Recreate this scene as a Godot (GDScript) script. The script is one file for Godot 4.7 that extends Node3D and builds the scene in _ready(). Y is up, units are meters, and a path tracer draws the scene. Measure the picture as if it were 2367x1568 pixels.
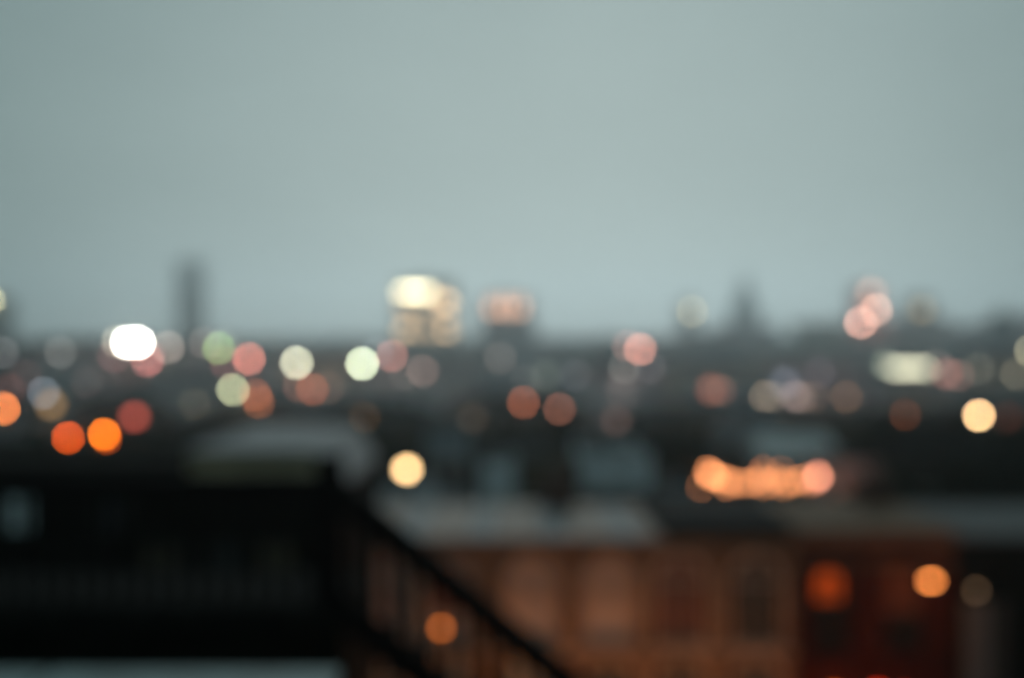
extends Node3D

# ---------------------------------------------------------------- numbers of the picture
const FOCAL := 3267.0          # focal length in pixels of a 2367 x 1568 view of the place
const EYE := 18.0              # height of the eye above the street
const DISC := 77.0             # blur disc of a far point, same pixels

const ORDER := ["first", "second", "third", "fourth", "fifth", "sixth", "seventh", "eighth", "ninth", "tenth", "eleventh", "twelfth", "thirteenth", "fourteenth", "fifteenth",
	"sixteenth", "seventeenth", "eighteenth", "nineteenth", "twentieth", "twenty-first", "twenty-second", "twenty-third", "twenty-fourth", "twenty-fifth", "twenty-sixth", "twenty-seventh"]
var rng := RandomNumberGenerator.new()
var M := {}
var shared := {}
var used := {}
var lamps := []                # [u, v, d, ref]
var sights := []               # sight lines that city blocks must stay below: [u, v, d]
var taken_refs := {}


func px(u: float, v: float, d: float) -> Vector3:
	return Vector3((u - 1183.5) / FOCAL * d, EYE - (v - 784.0) / FOCAL * d, -d)


func ux(u: float, d: float) -> float:
	return (u - 1183.5) / FOCAL * d


func vy(v: float, d: float) -> float:
	return EYE - (v - 784.0) / FOCAL * d


# ---------------------------------------------------------------- naming
func numbered(called: String) -> String:
	var n: int = used.get(called, 0)
	used[called] = n + 1
	return called if n == 0 else "%s_%03d" % [called, n]


func thing(called: String, label: String, category: String, at: Vector3, group := "") -> Node3D:
	var o := Node3D.new()
	o.name = numbered(called)
	o.position = at
	add_child(o)
	tag(o, label, category, group)
	return o


func tag(o: Node, label: String, category := "", group := "") -> void:
	if label:
		o.set_meta("label", label)
	if category:
		o.set_meta("category", category)
	if group:
		o.set_meta("group", group)


func put(called: String, mesh: Mesh, m: Material, parent: Node, at := Vector3.ZERO, turn := Vector3.ZERO) -> MeshInstance3D:
	var o := MeshInstance3D.new()
	if parent == self:
		o.name = numbered(called)
	else:
		var n := 0
		var nm := called
		while parent.has_node(NodePath(nm)):
			n += 1
			nm = "%s_%03d" % [called, n]
		o.name = nm
	o.mesh = mesh
	o.material_override = m
	o.position = at
	o.rotation = turn
	parent.add_child(o)
	return o


# ---------------------------------------------------------------- materials
func noise_tex(freq: float, lo: float, hi: float, size := 256, sd := 1) -> NoiseTexture2D:
	var n := FastNoiseLite.new()
	n.seed = sd
	n.frequency = freq
	n.fractal_octaves = 5
	var t := NoiseTexture2D.new()
	t.width = size
	t.height = size
	t.seamless = true
	t.noise = n
	var g := Gradient.new()
	g.set_color(0, Color(lo, lo, lo))
	g.set_color(1, Color(hi, hi, hi))
	t.color_ramp = g
	return t


func mat(key: String, r: float, g: float, b: float, rough := 0.85, tex := "", metal := 0.0) -> StandardMaterial3D:
	if M.has(key):
		return M[key]
	var m := StandardMaterial3D.new()
	m.resource_name = key
	m.albedo_color = Color(r, g, b).linear_to_srgb()
	m.roughness = rough
	m.metallic = metal
	m.metallic_specular = 0.1 if r < 0.06 and rough > 0.65 else 0.3
	if tex:
		m.albedo_texture = shared[tex]
		m.uv1_triplanar = true
		m.uv1_world_triplanar = true
		m.uv1_scale = Vector3.ONE * (0.23 if tex == "plaster" else 0.35)
	M[key] = m
	return m


func glow(color: Vector3, strength: float) -> StandardMaterial3D:
	var key := "glow %.3f %.3f %.3f %.3f" % [color.x, color.y, color.z, strength]
	if M.has(key):
		return M[key]
	var top: float = maxf(color.x, maxf(color.y, color.z))
	var m := StandardMaterial3D.new()
	m.resource_name = "glow"
	m.albedo_color = Color(0.1, 0.1, 0.1)
	m.roughness = 0.6
	m.emission_enabled = true
	m.emission = Color(color.x / top, color.y / top, color.z / top).linear_to_srgb()
	m.emission_energy_multiplier = top * strength
	M[key] = m
	return m


# ---------------------------------------------------------------- meshes
func box(x: float, y: float, z: float) -> BoxMesh:
	var key := "box %.3f %.3f %.3f" % [x, y, z]
	if not shared.has(key):
		var b := BoxMesh.new()
		b.size = Vector3(x, y, z)
		shared[key] = b
	return shared[key]


func cyl(r0: float, r1: float, h: float, sides := 12) -> CylinderMesh:
	var key := "cyl %.3f %.3f %.3f %d" % [r0, r1, h, sides]
	if not shared.has(key):
		var c := CylinderMesh.new()
		c.bottom_radius = r0
		c.top_radius = r1
		c.height = h
		c.radial_segments = sides
		c.rings = 1
		shared[key] = c
	return shared[key]


func ball(r: float, squash := 1.0) -> SphereMesh:
	var key := "ball %.3f %.3f" % [r, squash]
	if not shared.has(key):
		var s := SphereMesh.new()
		s.radius = r
		s.height = 2.0 * r * squash
		s.radial_segments = 16
		s.rings = 10
		shared[key] = s
	return shared[key]


func tri(st: SurfaceTool, a: Vector3, b: Vector3, c: Vector3) -> void:
	st.add_vertex(a)
	st.add_vertex(b)
	st.add_vertex(c)


func quad(st: SurfaceTool, a: Vector3, b: Vector3, c: Vector3, d: Vector3) -> void:
	tri(st, a, b, c)
	tri(st, a, c, d)


# a roof of footprint x by z that rises to a ridge along x; hip = how far the ridge ends are drawn in
func ridge_roof(x: float, z: float, h: float, hip: float, thick := 0.25) -> ArrayMesh:
	var st := SurfaceTool.new()
	st.begin(Mesh.PRIMITIVE_TRIANGLES)
	st.set_smooth_group(-1)
	var a := Vector3(-x / 2, thick, z / 2)
	var b := Vector3(x / 2, thick, z / 2)
	var c := Vector3(x / 2, thick, -z / 2)
	var d := Vector3(-x / 2, thick, -z / 2)
	var e := Vector3(-x / 2 + hip, h + thick, 0)
	var f := Vector3(x / 2 - hip, h + thick, 0)
	var low := Vector3(0, -thick, 0)
	quad(st, a, e, f, b)
	quad(st, c, f, e, d)
	tri(st, b, f, c)
	tri(st, d, e, a)
	quad(st, a + low, a, b, b + low)
	quad(st, b + low, b, c, c + low)
	quad(st, c + low, c, d, d + low)
	quad(st, d + low, d, a, a + low)
	quad(st, a + low, b + low, c + low, d + low)
	st.generate_normals()
	return st.commit()


# a bar of rectangular section between two points that share their z
func slanted(a: Vector3, b: Vector3, tall: float, deep: float) -> ArrayMesh:
	var st := SurfaceTool.new()
	st.begin(Mesh.PRIMITIVE_TRIANGLES)
	st.set_smooth_group(-1)
	var p := []
	for q in [a, b]:
		for k in [Vector3(0, 0, deep / 2), Vector3(0, tall, deep / 2), Vector3(0, tall, -deep / 2), Vector3(0, 0, -deep / 2)]:
			p.append(q + k)
	quad(st, p[0], p[1], p[5], p[4])
	quad(st, p[1], p[2], p[6], p[5])
	quad(st, p[2], p[3], p[7], p[6])
	quad(st, p[3], p[0], p[4], p[7])
	quad(st, p[3], p[2], p[1], p[0])
	quad(st, p[4], p[5], p[6], p[7])
	st.generate_normals()
	return st.commit()


# ---------------------------------------------------------------- lamps
# what: "globe" street lamp, "flood" mast, "wall" light fixed to something behind it
# add: what the blurred disc adds to the picture, size: across, in pixels
func lamp(u: float, v: float, d: float, add: Vector3, what: String, label: String, ref := "", size := 11.5, group := "", wide := 1.0) -> Node3D:
	var p := px(u, v, d)
	var r := size / FOCAL * d / 2.0
	var strength := pow(DISC * (1.0 - 1.187 / d), 2.0) / (size * size * wide) * 1.05 * exp(d * HAZE)
	var m := glow(add, strength)
	var o: Node3D
	if what == "globe":
		o = thing("street_lamp", label, "street lamp", Vector3(p.x, 0, p.z), group)
		var h := p.y - r
		put("base", cyl(0.16, 0.12, 0.5), M.iron, o, Vector3(0, 0.25, 0))
		put("pole", cyl(0.09, 0.055, h - 0.5), M.iron, o, Vector3(0, 0.5 + (h - 0.5) / 2, 0))
		put("lamp_globe", ball(r), m, o, Vector3(0, p.y, 0))
		put("cap", cyl(r * 0.7, r * 0.15, r * 0.35), M.iron, o, Vector3(0, p.y + r * 1.06, 0))
	elif what == "flood":
		o = thing("floodlight", label, "floodlight", Vector3(p.x, 0, p.z), group)
		var h := p.y - r
		put("mast", cyl(0.22, 0.12, h), M.iron, o, Vector3(0, h / 2, -r * 0.4))
		put("housing", cyl(r * 1.05, r * 0.7, r * 0.6, 16), M.iron, o, Vector3(0, p.y, -r * 0.32), Vector3(-PI / 2, 0, 0))
		put("lamp_lens", cyl(r, r, r * 0.16, 20), m, o, Vector3(0, p.y, r * 0.08), Vector3(PI / 2, 0, 0))
	else:
		o = thing("wall_light", label, "wall light", p, group)
		put("lamp_lens", ball(r, 0.9), m, o)
		put("bracket", box(r * 0.4, r * 0.3, r * 1.6), M.iron, o, Vector3(0, -r * 1.02, -r * 0.6))
	if d < 430.0 and what != "wall":
		var l := OmniLight3D.new()
		l.name = "lamp_light"
		var most := maxf(add.x, maxf(add.y, add.z))
		var tint := Color(add.x / most, add.y / most, add.z / most)
		l.light_color = (tint if d < 180.0 else tint.lerp(Color(1.0, 0.62, 0.48), 0.7)).linear_to_srgb()
		l.light_energy = minf(strength * most * r * r, 14.0) if d < 180.0 else clampf(strength * most * r * r * 3.0, 4.0, 28.0)
		l.light_size = 0.2
		l.omni_range = 60.0
		l.omni_attenuation = 2.0
		l.shadow_enabled = true
		l.position = Vector3(0, p.y - r - 0.3, r + 0.25)
		o.add_child(l)
	if ref:
		lamps.append([u, v, d, ref])
	sights.append([u, v, d])
	return o


# ---------------------------------------------------------------- buildings
func windows(o: Node3D, w: float, h: float, front: float, cols: int, rows: int, ww: float, wh: float, base: float, m: Material) -> void:
	var fr: Mesh = box(ww + 0.24, wh + 0.24, 0.1)
	var gl: Mesh = box(ww, wh, 0.06)
	for i in cols:
		for j in rows:
			var x := (i + 0.5) / cols * w - w / 2
			var y := base + (j + 0.5) / rows * (h - base - 0.8)
			var f := put("window", fr, M.frame if (i + j) % 3 else M.frame_dull, o, Vector3(x, y, front + 0.03))
			put("pane", gl, m, f, Vector3(0, 0, 0.045))


# walls, roof, chimney and windows of a town block; at = middle of the front wall's foot
func block(called: String, label: String, category: String, at: Vector3, w: float, h: float, deep: float, wall: Material, roof: Material, shape: String, cols := 0, rows := 0, group := "", rise := 2.2) -> Node3D:
	var o := thing(called, label, category, at, group)
	put("wall", box(w, h, deep), wall, o, Vector3(0, h / 2, -deep / 2))
	var rf: MeshInstance3D
	if shape == "flat":
		rf = put("roof", box(w - 0.5, 0.1, deep - 0.5), roof, o, Vector3(0, h + 0.053, -deep / 2))
		for s in [[w, 0.25, 0.0, -0.125], [w, 0.25, 0.0, -deep + 0.125]]:
			put("parapet", box(s[0], 0.35, s[1]), wall, o, Vector3(s[2], h + 0.178, s[3]))
		put("roof_hatch", box(1.4, 0.5, 1.2), M.dull, rf, Vector3(-w * 0.22, 0.3, -deep * 0.1))
	else:
		rf = put("roof", ridge_roof(w + 0.6, deep + 0.6, rise, 0.02 if shape == "gable" else minf(w * 0.3, deep * 0.45)), roof, o, Vector3(0, h + 0.003, -deep / 2))
		put("chimney", box(0.9, rise * 0.8 + 0.6, 0.7), M.brick, rf, Vector3(w * 0.22, rise * 0.72 + 0.3, -deep * 0.08))
	if cols:
		windows(o, w, h, 0.0, cols, rows, 1.1, 1.5, maxf(0.8, h - rows * 3.1), M.glass)
	return o


# the highest a block may be without standing in the sight line of a lamp behind it
func ceiling_at(x0: float, x1: float, d0: float, d1: float) -> float:
	var top := 99.0
	for s in sights:
		if s[2] < d0 - 1.0:
			continue
		for d in [d0, minf(d1, s[2] - 0.5)]:
			var x: float = ux(s[0], d)
			if x > x0 - 1.2 and x < x1 + 1.2 and d <= s[2]:
				var r: float = 9.0 / FOCAL * d
				top = minf(top, vy(s[1], d) - r - 0.5)
	return top


# the lamp nearest across the picture that no other block was described by
func near_ref(u: float, d: float) -> String:
	var best := 1e9
	var words := ""
	var key := ""
	for l in lamps:
		var off: float = u - l[0]
		var how := "below" if absf(off) < 40 else ("left of" if off < 0 else "right of")
		var depth := "in front of" if d < l[2] - 60 else ("behind" if d > l[2] + 60 else "beside")
		for say in [how, "low " + depth]:
			var k: String = say + l[3]
			if taken_refs.has(k):
				continue
			var cost := absf(off) + (25.0 if say != how else 0.0) + absf(d - l[2]) * 0.15
			if cost < best:
				best = cost
				words = say + " the " + l[3]
				key = k
	taken_refs[key] = true
	return words


# ---------------------------------------------------------------- trees
func crown_mesh(sd: int, rx: float, ry: float, leaves: int) -> ArrayMesh:
	var g := RandomNumberGenerator.new()
	g.seed = sd
	var st := SurfaceTool.new()
	st.begin(Mesh.PRIMITIVE_TRIANGLES)
	st.set_smooth_group(-1)
	var clumps := []
	for i in 22:
		var q := Vector3(g.randfn(0, 0.42), g.randfn(0, 0.42), g.randfn(0, 0.42)).limit_length(0.9)
		clumps.append(Vector3(q.x * rx, q.y * ry, q.z * rx))
	for i in leaves:
		var c: Vector3 = clumps[g.randi() % clumps.size()] + Vector3(g.randfn(0, 1), g.randfn(0, 1), g.randfn(0, 1)) * rx * 0.17
		var s := g.randf_range(0.16, 0.34)
		var bs := Basis.from_euler(Vector3(g.randf() * TAU, g.randf() * TAU, g.randf() * TAU))
		quad(st, c + bs * Vector3(-s, 0, 0), c + bs * Vector3(0, 0, s * 0.6), c + bs * Vector3(s, 0, 0), c + bs * Vector3(0, 0, -s * 0.6))
	st.generate_normals()
	return st.commit()


func tree(at: Vector3, h: float, kind: int, label: String, group: String) -> void:
	var o := thing("tree", label, "tree", at, group)
	var k := h / 10.0
	put("trunk", cyl(0.3 * k, 0.14 * k, h * 0.62, 9), M.bark, o, Vector3(0, h * 0.31, 0))
	for i in 3:
		var a := i * 2.1 + kind
		put("limb", cyl(0.11 * k, 0.05 * k, h * 0.36, 6), M.bark, o, Vector3(cos(a) * 0.9 * k, h * 0.56, sin(a) * 0.9 * k), Vector3(sin(a) * 0.6, 0, -cos(a) * 0.6))
	var c := put("crown", shared["crown%d" % (kind % 3)], M.leaf if kind % 2 else M.leaf_dark, o, Vector3(0, h * 0.66, 0), Vector3(0, kind * 1.3, 0))
	c.scale = Vector3(k, k, k)


# ---------------------------------------------------------------- sky
func dusk_sky() -> Image:
	var w := 1024
	var h := 512
	var im := Image.create(w, h, false, Image.FORMAT_RGBF)
	var n := FastNoiseLite.new()
	n.seed = 11
	n.frequency = 1.0
	n.fractal_octaves = 4
	for y in h:
		var el := (0.5 - (y + 0.5) / h) * PI
		var deg := rad_to_deg(el)
		var t := exp(-pow(maxf(deg, 0.0) / 26.0, 1.6))
		var base := Vector3(0.2, 0.29, 0.30).lerp(Vector3(0.352, 0.418, 0.398), t)
		base *= Vector3.ONE + Vector3(0.24, 0.26, 0.29) * exp(-pow(maxf(deg, 0.0) / 3.6, 2.0))   # clearer band low over the town
		for x in w:
			var az := wrapf((x + 0.5) / w * TAU, -PI, PI)   # 0 is straight ahead
			var off := rad_to_deg(az) - 2.5
			var g := exp(-pow(off / 21.0, 2.0))
			var f := Vector3(0.50, 0.60, 0.62).lerp(Vector3.ONE, g)
			var v := Vector3(sin(az) * cos(el), sin(el) * 2.6, -cos(az) * cos(el))
			var c := 1.0 + 0.06 * n.get_noise_3dv(v * 2.3) + 0.03 * n.get_noise_3dv(v * 7.0 + Vector3(5, 1, 2))
			var q := base * f * c
			if deg < 0.0:
				q = Vector3(0.03, 0.035, 0.035)
			im.set_pixel(x, y, Color(q.x, q.y, q.z))
	return im


const HAZE := 0.0005


func _ready() -> void:
	rng.seed = 7
	# ---- camera: a normal lens, wide open, focused just beyond arm's length
	var cam := Camera3D.new()
	cam.name = "camera"
	cam.position = Vector3(0, EYE, 0)
	var lens := CameraAttributesPhysical.new()
	lens.frustum_focal_length = 50.0
	lens.frustum_near = 0.05
	lens.frustum_far = 6000.0
	lens.frustum_focus_distance = 1.187
	lens.exposure_aperture = 1.8
	cam.attributes = lens
	add_child(cam)
	cam.current = true

	# ---- dusk sky and air
	var around := WorldEnvironment.new()
	around.name = "environment"
	var env := Environment.new()
	env.background_mode = Environment.BG_SKY
	var sky := Sky.new()
	var skm := PanoramaSkyMaterial.new()
	skm.panorama = ImageTexture.create_from_image(dusk_sky())
	sky.sky_material = skm
	env.sky = sky
	env.background_energy_multiplier = 1.0
	env.tonemap_mode = Environment.TONE_MAPPER_LINEAR
	env.tonemap_exposure = 1.0
	env.sdfgi_enabled = true
	env.ssao_enabled = true
	env.ssil_enabled = true
	env.volumetric_fog_enabled = true
	env.volumetric_fog_density = HAZE
	env.volumetric_fog_albedo = Color(0.82, 0.90, 0.93)
	env.volumetric_fog_anisotropy = 0.85
	around.environment = env
	add_child(around)

	# ---- the sun stands low behind the clouds straight ahead: a broad soft remainder that makes the haze glow
	var sun := DirectionalLight3D.new()
	sun.name = "sun"
	sun.light_energy = 0.15
	sun.light_color = Color(0.98, 0.98, 0.96)
	sun.light_angular_distance = 40.0
	sun.shadow_enabled = true
	sun.rotation = Vector3(deg_to_rad(-9), PI + deg_to_rad(-3), 0)
	add_child(sun)

	make_materials()
	ground()
	fix_lamps()
	foreground()
	across_the_street()
	middle_town()
	skyline()
	town_rows()
	trees()


func make_materials() -> void:
	shared["plaster"] = noise_tex(0.012, 0.72, 1.0, 256, 3)
	shared["sheet"] = noise_tex(0.03, 0.66, 1.0, 256, 5)
	mat("iron", 0.02, 0.021, 0.022, 0.6, "", 0.2)
	mat("frame", 0.42, 0.39, 0.35, 0.6)
	mat("frame_dull", 0.22, 0.2, 0.18, 0.7)
	mat("frame_dark", 0.03, 0.028, 0.025, 0.6)
	mat("glass", 0.02, 0.024, 0.028, 0.3)
	mat("dull_dark", 0.05, 0.055, 0.055, 0.9)
	mat("dull", 0.12, 0.12, 0.12, 0.9)
	mat("brick", 0.1, 0.05, 0.04, 0.9, "plaster")
	mat("bark", 0.03, 0.024, 0.018, 0.95)
	mat("leaf", 0.016, 0.027, 0.014, 0.8)
	mat("leaf_dark", 0.011, 0.019, 0.012, 0.8)
	mat("zinc", 0.33, 0.35, 0.37, 0.62, "sheet", 0.0)
	mat("zinc_warm", 0.46, 0.32, 0.26, 0.6, "sheet")
	mat("zinc_pale", 0.66, 0.69, 0.7, 0.6, "sheet", 0.0)
	mat("ledge", 0.26, 0.37, 0.37, 0.6, "sheet")
	mat("ledge_dull", 0.22, 0.33, 0.33, 0.6, "sheet")
	mat("slate", 0.026, 0.029, 0.03, 0.8, "sheet")
	mat("slate_grey", 0.13, 0.14, 0.155, 0.75, "sheet")
	mat("tar", 0.016, 0.018, 0.017, 0.92, "sheet")
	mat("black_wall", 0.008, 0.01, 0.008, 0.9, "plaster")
	mat("brown_wall", 0.11, 0.085, 0.055, 0.9, "plaster")
	mat("cornice_brown", 0.42, 0.34, 0.22, 0.9, "plaster")
	mat("brown_roof", 0.27, 0.15, 0.09, 0.85, "sheet")
	mat("wall_warm", 0.2, 0.128, 0.08, 0.9, "plaster")
	mat("stone_pale", 0.5, 0.38, 0.3, 0.85, "plaster")
	mat("wall_red", 0.07, 0.013, 0.008, 0.9, "plaster")
	mat("wall_dusk", 0.05, 0.04, 0.035, 0.9, "plaster")
	mat("white_wall", 0.76, 0.8, 0.84, 0.9, "plaster")
	mat("blue_wall", 0.24, 0.32, 0.37, 0.9, "plaster")
	mat("pink_wall", 0.55, 0.42, 0.43, 0.9, "plaster")
	mat("grey_wall", 0.5, 0.52, 0.55, 0.9, "plaster")
	mat("concrete", 0.48, 0.5, 0.5, 0.9, "plaster")
	mat("ochre_wall", 0.52, 0.43, 0.36, 0.9, "plaster")
	mat("mauve_wall", 0.5, 0.37, 0.40, 0.9, "plaster")
	mat("tile_roof", 0.24, 0.12, 0.10, 0.85, "sheet")
	mat("asphalt", 0.045, 0.045, 0.047, 0.9, "sheet")
	mat("paving", 0.16, 0.155, 0.15, 0.9, "sheet")
	mat("paint", 0.7, 0.7, 0.68, 0.7)
	mat("earth", 0.03, 0.034, 0.028, 0.95, "sheet")
	mat("hill", 0.035, 0.05, 0.045, 0.95, "sheet")
	mat("curtain_pale", 0.75, 0.66, 0.62, 0.9)
	mat("curtain_pink", 0.6, 0.38, 0.34, 0.9)
	mat("curtain_red", 0.2, 0.07, 0.05, 0.9)
	mat("curtain_dark", 0.03, 0.03, 0.03, 0.9)
	mat("blind_blue", 0.55, 0.66, 0.72, 0.9)
	mat("white_shutter", 0.72, 0.78, 0.8, 0.8)
	mat("rail", 0.008, 0.008, 0.008, 0.8)
	var p := StandardMaterial3D.new()
	p.transparency = BaseMaterial3D.TRANSPARENCY_ALPHA
	p.albedo_color = Color(0.05, 0.06, 0.06, 0.05)
	p.roughness = 0.05
	M["pane"] = p
	for i in 3:
		shared["crown%d" % i] = crown_mesh(40 + i, 3.1 + 0.3 * i, 3.4, 5200)


func structure(called: String, mesh: Mesh, m: Material, at := Vector3.ZERO) -> MeshInstance3D:
	var o := put(called, mesh, m, self, at)
	o.set_meta("kind", "structure")
	return o


func ground() -> void:
	structure("ground", box(4200, 0.5, 2000), M.earth, Vector3(0, -0.25, -950)).set_meta("label", "dark ground under the whole town reaching to the hills")
	structure("road", box(160, 0.004, 6.0), M.asphalt, Vector3(0, 0.006, -38.0)).set_meta("label", "asphalt street in front of the arched window facade")
	structure("pavement", box(160, 0.13, 2.0), M.paving, Vector3(0, 0.065, -42.2)).set_meta("label", "pavement along the arched window facade")
	structure("pavement", box(160, 0.13, 2.0), M.paving, Vector3(0, 0.065, -33.8)).set_meta("label", "pavement on the near side of the street")
	for i in 14:
		var o := structure("road_marking", box(2.2, 0.004, 0.14), M.paint, Vector3(-32 + i * 5.0, 0.012, -38.0))
		tag(o, "white dash painted along the middle of the street", "", "dashes along the street")
	# low hills that close the view
	var n := FastNoiseLite.new()
	n.seed = 4
	n.frequency = 0.0011
	for part in [["hills", 1750.0, 18.5, 4.5]]:
		var st := SurfaceTool.new()
		st.begin(Mesh.PRIMITIVE_TRIANGLES)
		st.set_smooth_group(0)
		var last := []
		for i in 121:
			var x := -2100.0 + i * 35.0
			var y: float = part[2] + part[3] * n.get_noise_2d(x, part[1]) * 1.6
			var now := [Vector3(x, -2, -part[1] + 260), Vector3(x, y * 0.62, -part[1] + 120), Vector3(x, y, -part[1]), Vector3(x, -2, -part[1] - 300)]
			if last:
				for k in 3:
					quad(st, last[k], last[k + 1], now[k + 1], now[k])
			last = now
		st.generate_normals()
		structure(part[0], st.commit(), M.hill).set_meta("label", "low dark wooded hills along the horizon" if part[1] < 2500 else "farther hazy hills behind the first ridge")


# ---------------------------------------------------------------- every lit lamp of the town
func fix_lamps() -> void:
	var V := func(r: float, g: float, b: float) -> Vector3: return Vector3(r, g, b)
	# --- left: orange lamps above the dark roof
	lamp(8, 945, 150, V.call(.75, .2, .05), "globe", "orange street lamp cut by the left edge of the picture", "orange lamp at the left edge")
	lamp(157, 1012, 100, V.call(.6, .07, .003), "globe", "deep orange street lamp, left one of two over the dark roof", "deep orange lamp")
	lamp(240, 1004, 100, V.call(.95, .185, .006), "globe", "bright orange street lamp, right one of two over the dark roof", "bright orange lamp")
	lamp(244, 1013, 104, V.call(.3, .04, .002), "globe", "dim orange lamp half hidden behind the bright orange one")
	lamp(310, 965, 140, V.call(.27, .045, .03), "globe", "dull red lamp above right of the two orange lamps", "dull red lamp", 24)
	lamp(100, 909, 190, V.call(.075, .09, .105), "globe", "bluish white lamp above an amber glow at far left", "bluish white lamp")
	lamp(118, 935, 170, V.call(.14, .08, .03), "globe", "amber lamp just under the bluish white one", "amber lamp", 22)
	lamp(22, 900, 200, V.call(.035, .012, .01), "globe", "faint red lamp above the orange lamp at the left edge", "faint red lamp", 18)
	lamp(200, 884, 220, V.call(.02, .014, .013), "globe", "barely lit lamp between the bluish lamp and the white floodlights", "barely lit lamp")
	# --- left: the lights along the horizon
	lamp(-27, 695, 900, V.call(.3, .27, .15), "wall", "pale yellow light on the tower cut by the left edge", "pale yellow light")
	lamp(5, 815, 420, V.call(.05, .05, .05), "flood", "faint grey light at the left edge under the horizon", "faint grey edge light")
	lamp(139, 815, 420, V.call(.06, .06, .055), "flood", "faint grey light alone on the dark far left", "faint grey light")
	lamp(294, 792, 400, V.call(2.6, 2.5, 2.2), "flood", "brilliant white floodlight, left half of the brightest pair", "brilliant white pair", 14, "brilliant white floodlights")
	lamp(319, 792, 400, V.call(2.6, 2.5, 2.2), "flood", "brilliant white floodlight, right half of the brightest pair", "", 14, "brilliant white floodlights")
	lamp(271, 790, 410, V.call(.17, .15, .11), "flood", "dim cream light peeping out left of the white floodlights", "dim cream light")
	lamp(388, 803, 390, V.call(.16, .13, .11), "flood", "dim pale light between white floodlights and tall tower", "light by the tower")
	lamp(340, 834, 330, V.call(.25, .075, .065), "globe", "rosy lamp tucked under the right side of the white floodlights", "rosy lamp")
	lamp(346, 828, 350, V.call(.08, .03, .03), "globe", "faint rosy lamp overlapping the brighter rosy one")
	lamp(262, 824, 350, V.call(.06, .025, .025), "globe", "faint reddish lamp under the left side of the white floodlights", "faint reddish lamp")
	lamp(505, 805, 400, V.call(.12, .19, .06), "flood", "soft green light just right of the tall tower", "soft green light")
	lamp(474, 794, 410, V.call(.06, .05, .045), "flood", "faint beige light left of the green one", "faint beige light")
	lamp(516, 795, 400, V.call(.04, .05, .04), "flood", "faint grey ring overlapping the green light")
	lamp(575, 830, 330, V.call(.42, .13, .095), "flood", "salmon pink light right of the green one", "salmon pink light")
	lamp(520, 838, 330, V.call(.06, .02, .02), "flood", "faint brown light under the green one")
	lamp(538, 901, 220, V.call(.34, .36, .21), "globe", "pale yellow green lamp below the salmon light", "pale yellow green lamp")
	lamp(591, 914, 210, V.call(.14, .036, .014), "globe", "rust brown lamp touching the yellow green one", "rust brown lamp")
	lamp(597, 930, 200, V.call(.12, .035, .012), "globe", "second rust brown lamp, just below the first")
	lamp(685, 839, 320, V.call(.52, .52, .37), "flood", "round cream white light in mid row, left of two", "cream white light")
	lamp(722, 900, 220, V.call(.15, .038, .015), "globe", "copper red lamp below the cream white light", "copper red lamp")
	lamp(690, 892, 225, V.call(.07, .03, .02), "globe", "faint brown lamp overlapping the copper one on its left")
	lamp(758, 897, 230, V.call(.045, .028, .02), "globe", "faint brown lamp overlapping the copper one on its right")
	lamp(837, 841, 320, V.call(.66, .74, .5), "flood", "round greenish white light in mid row, right of two", "greenish white light")
	lamp(905, 823, 340, V.call(.2, .075, .06), "flood", "dusty pink light touching the greenish white one", "dusty pink light")
	lamp(872, 815, 350, V.call(.04, .05, .055), "flood", "faint grey light between greenish white and pink ones")
	lamp(977, 858, 300, V.call(.08, .05, .042), "flood", "dim mauve light below the lit tower", "dim mauve light")
	lamp(936, 866, 300, V.call(.025, .022, .02), "flood", "very faint light left of the dim mauve one")
	lamp(841, 965, 120, V.call(.03, .014, .005), "globe", "almost dark brown lamp above the bright cream lamp", "almost dark brown lamp")
	lamp(940, 1085, 70, V.call(1.25, .8, .36), "globe", "big bright cream lamp over the street beyond the stair", "big cream lamp", 23)
	lamp(944, 1130, 66, V.call(.07, .014, .008), "globe", "dull red lamp half hidden under the big cream lamp")
	lamp(449, 934, 190, V.call(.022, .018, .011), "globe", "very faint olive lamp above the left end of the zinc roof")
	lamp(60, 870, 250, V.call(.02, .009, .008), "globe", "very faint red lamp in the dark at the far left")
	# --- middle
	lamp(1330, 868, 320, V.call(.02, .019, .022), "flood", "very faint lilac light above the right brick red lamp")
	lamp(1895, 862, 330, V.call(.022, .018, .022), "flood", "very faint lilac light above the brown lamp apart")
	lamp(1215, 880, 300, V.call(.02, .02, .019), "flood", "very faint grey light above the left brick red lamp")
	lamp(1210, 931, 200, V.call(.16, .042, .018), "globe", "brick red lamp, left of two in the middle", "left brick red lamp")
	lamp(1293, 945, 180, V.call(.12, .042, .025), "globe", "brick red lamp, right and duller of two in the middle", "right brick red lamp")
	lamp(1092, 967, 150, V.call(.022, .015, .01), "globe", "nearly dark lamp left of the brick red pair", "nearly dark lamp", 20)
	lamp(1156, 828, 330, V.call(.045, .038, .034), "flood", "faint beige light under the peach lit block", "central beige light")
	lamp(1260, 870, 300, V.call(.03, .035, .028), "flood", "faint greenish light above the brick red pair", "faint greenish light", 22)
	lamp(1480, 808, 400, V.call(.36, .14, .1), "flood", "bright coral light alone right of the middle", "bright coral light")
	lamp(1452, 800, 410, V.call(.1, .05, .042), "flood", "faint coral light half behind the bright coral one")
	lamp(1443, 850, 320, V.call(.05, .05, .045), "flood", "grey light under the coral one on its left", "grey light under coral")
	lamp(1503, 850, 320, V.call(.035, .032, .034), "flood", "grey light under the coral one on its right")
	lamp(1441, 879, 280, V.call(.025, .02, .018), "globe", "faintest of the grey lights under the coral one")
	lamp(1425, 972, 150, V.call(.04, .022, .018), "globe", "dim brownish lamp low under the coral light", "dim brownish lamp", 22)
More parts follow.
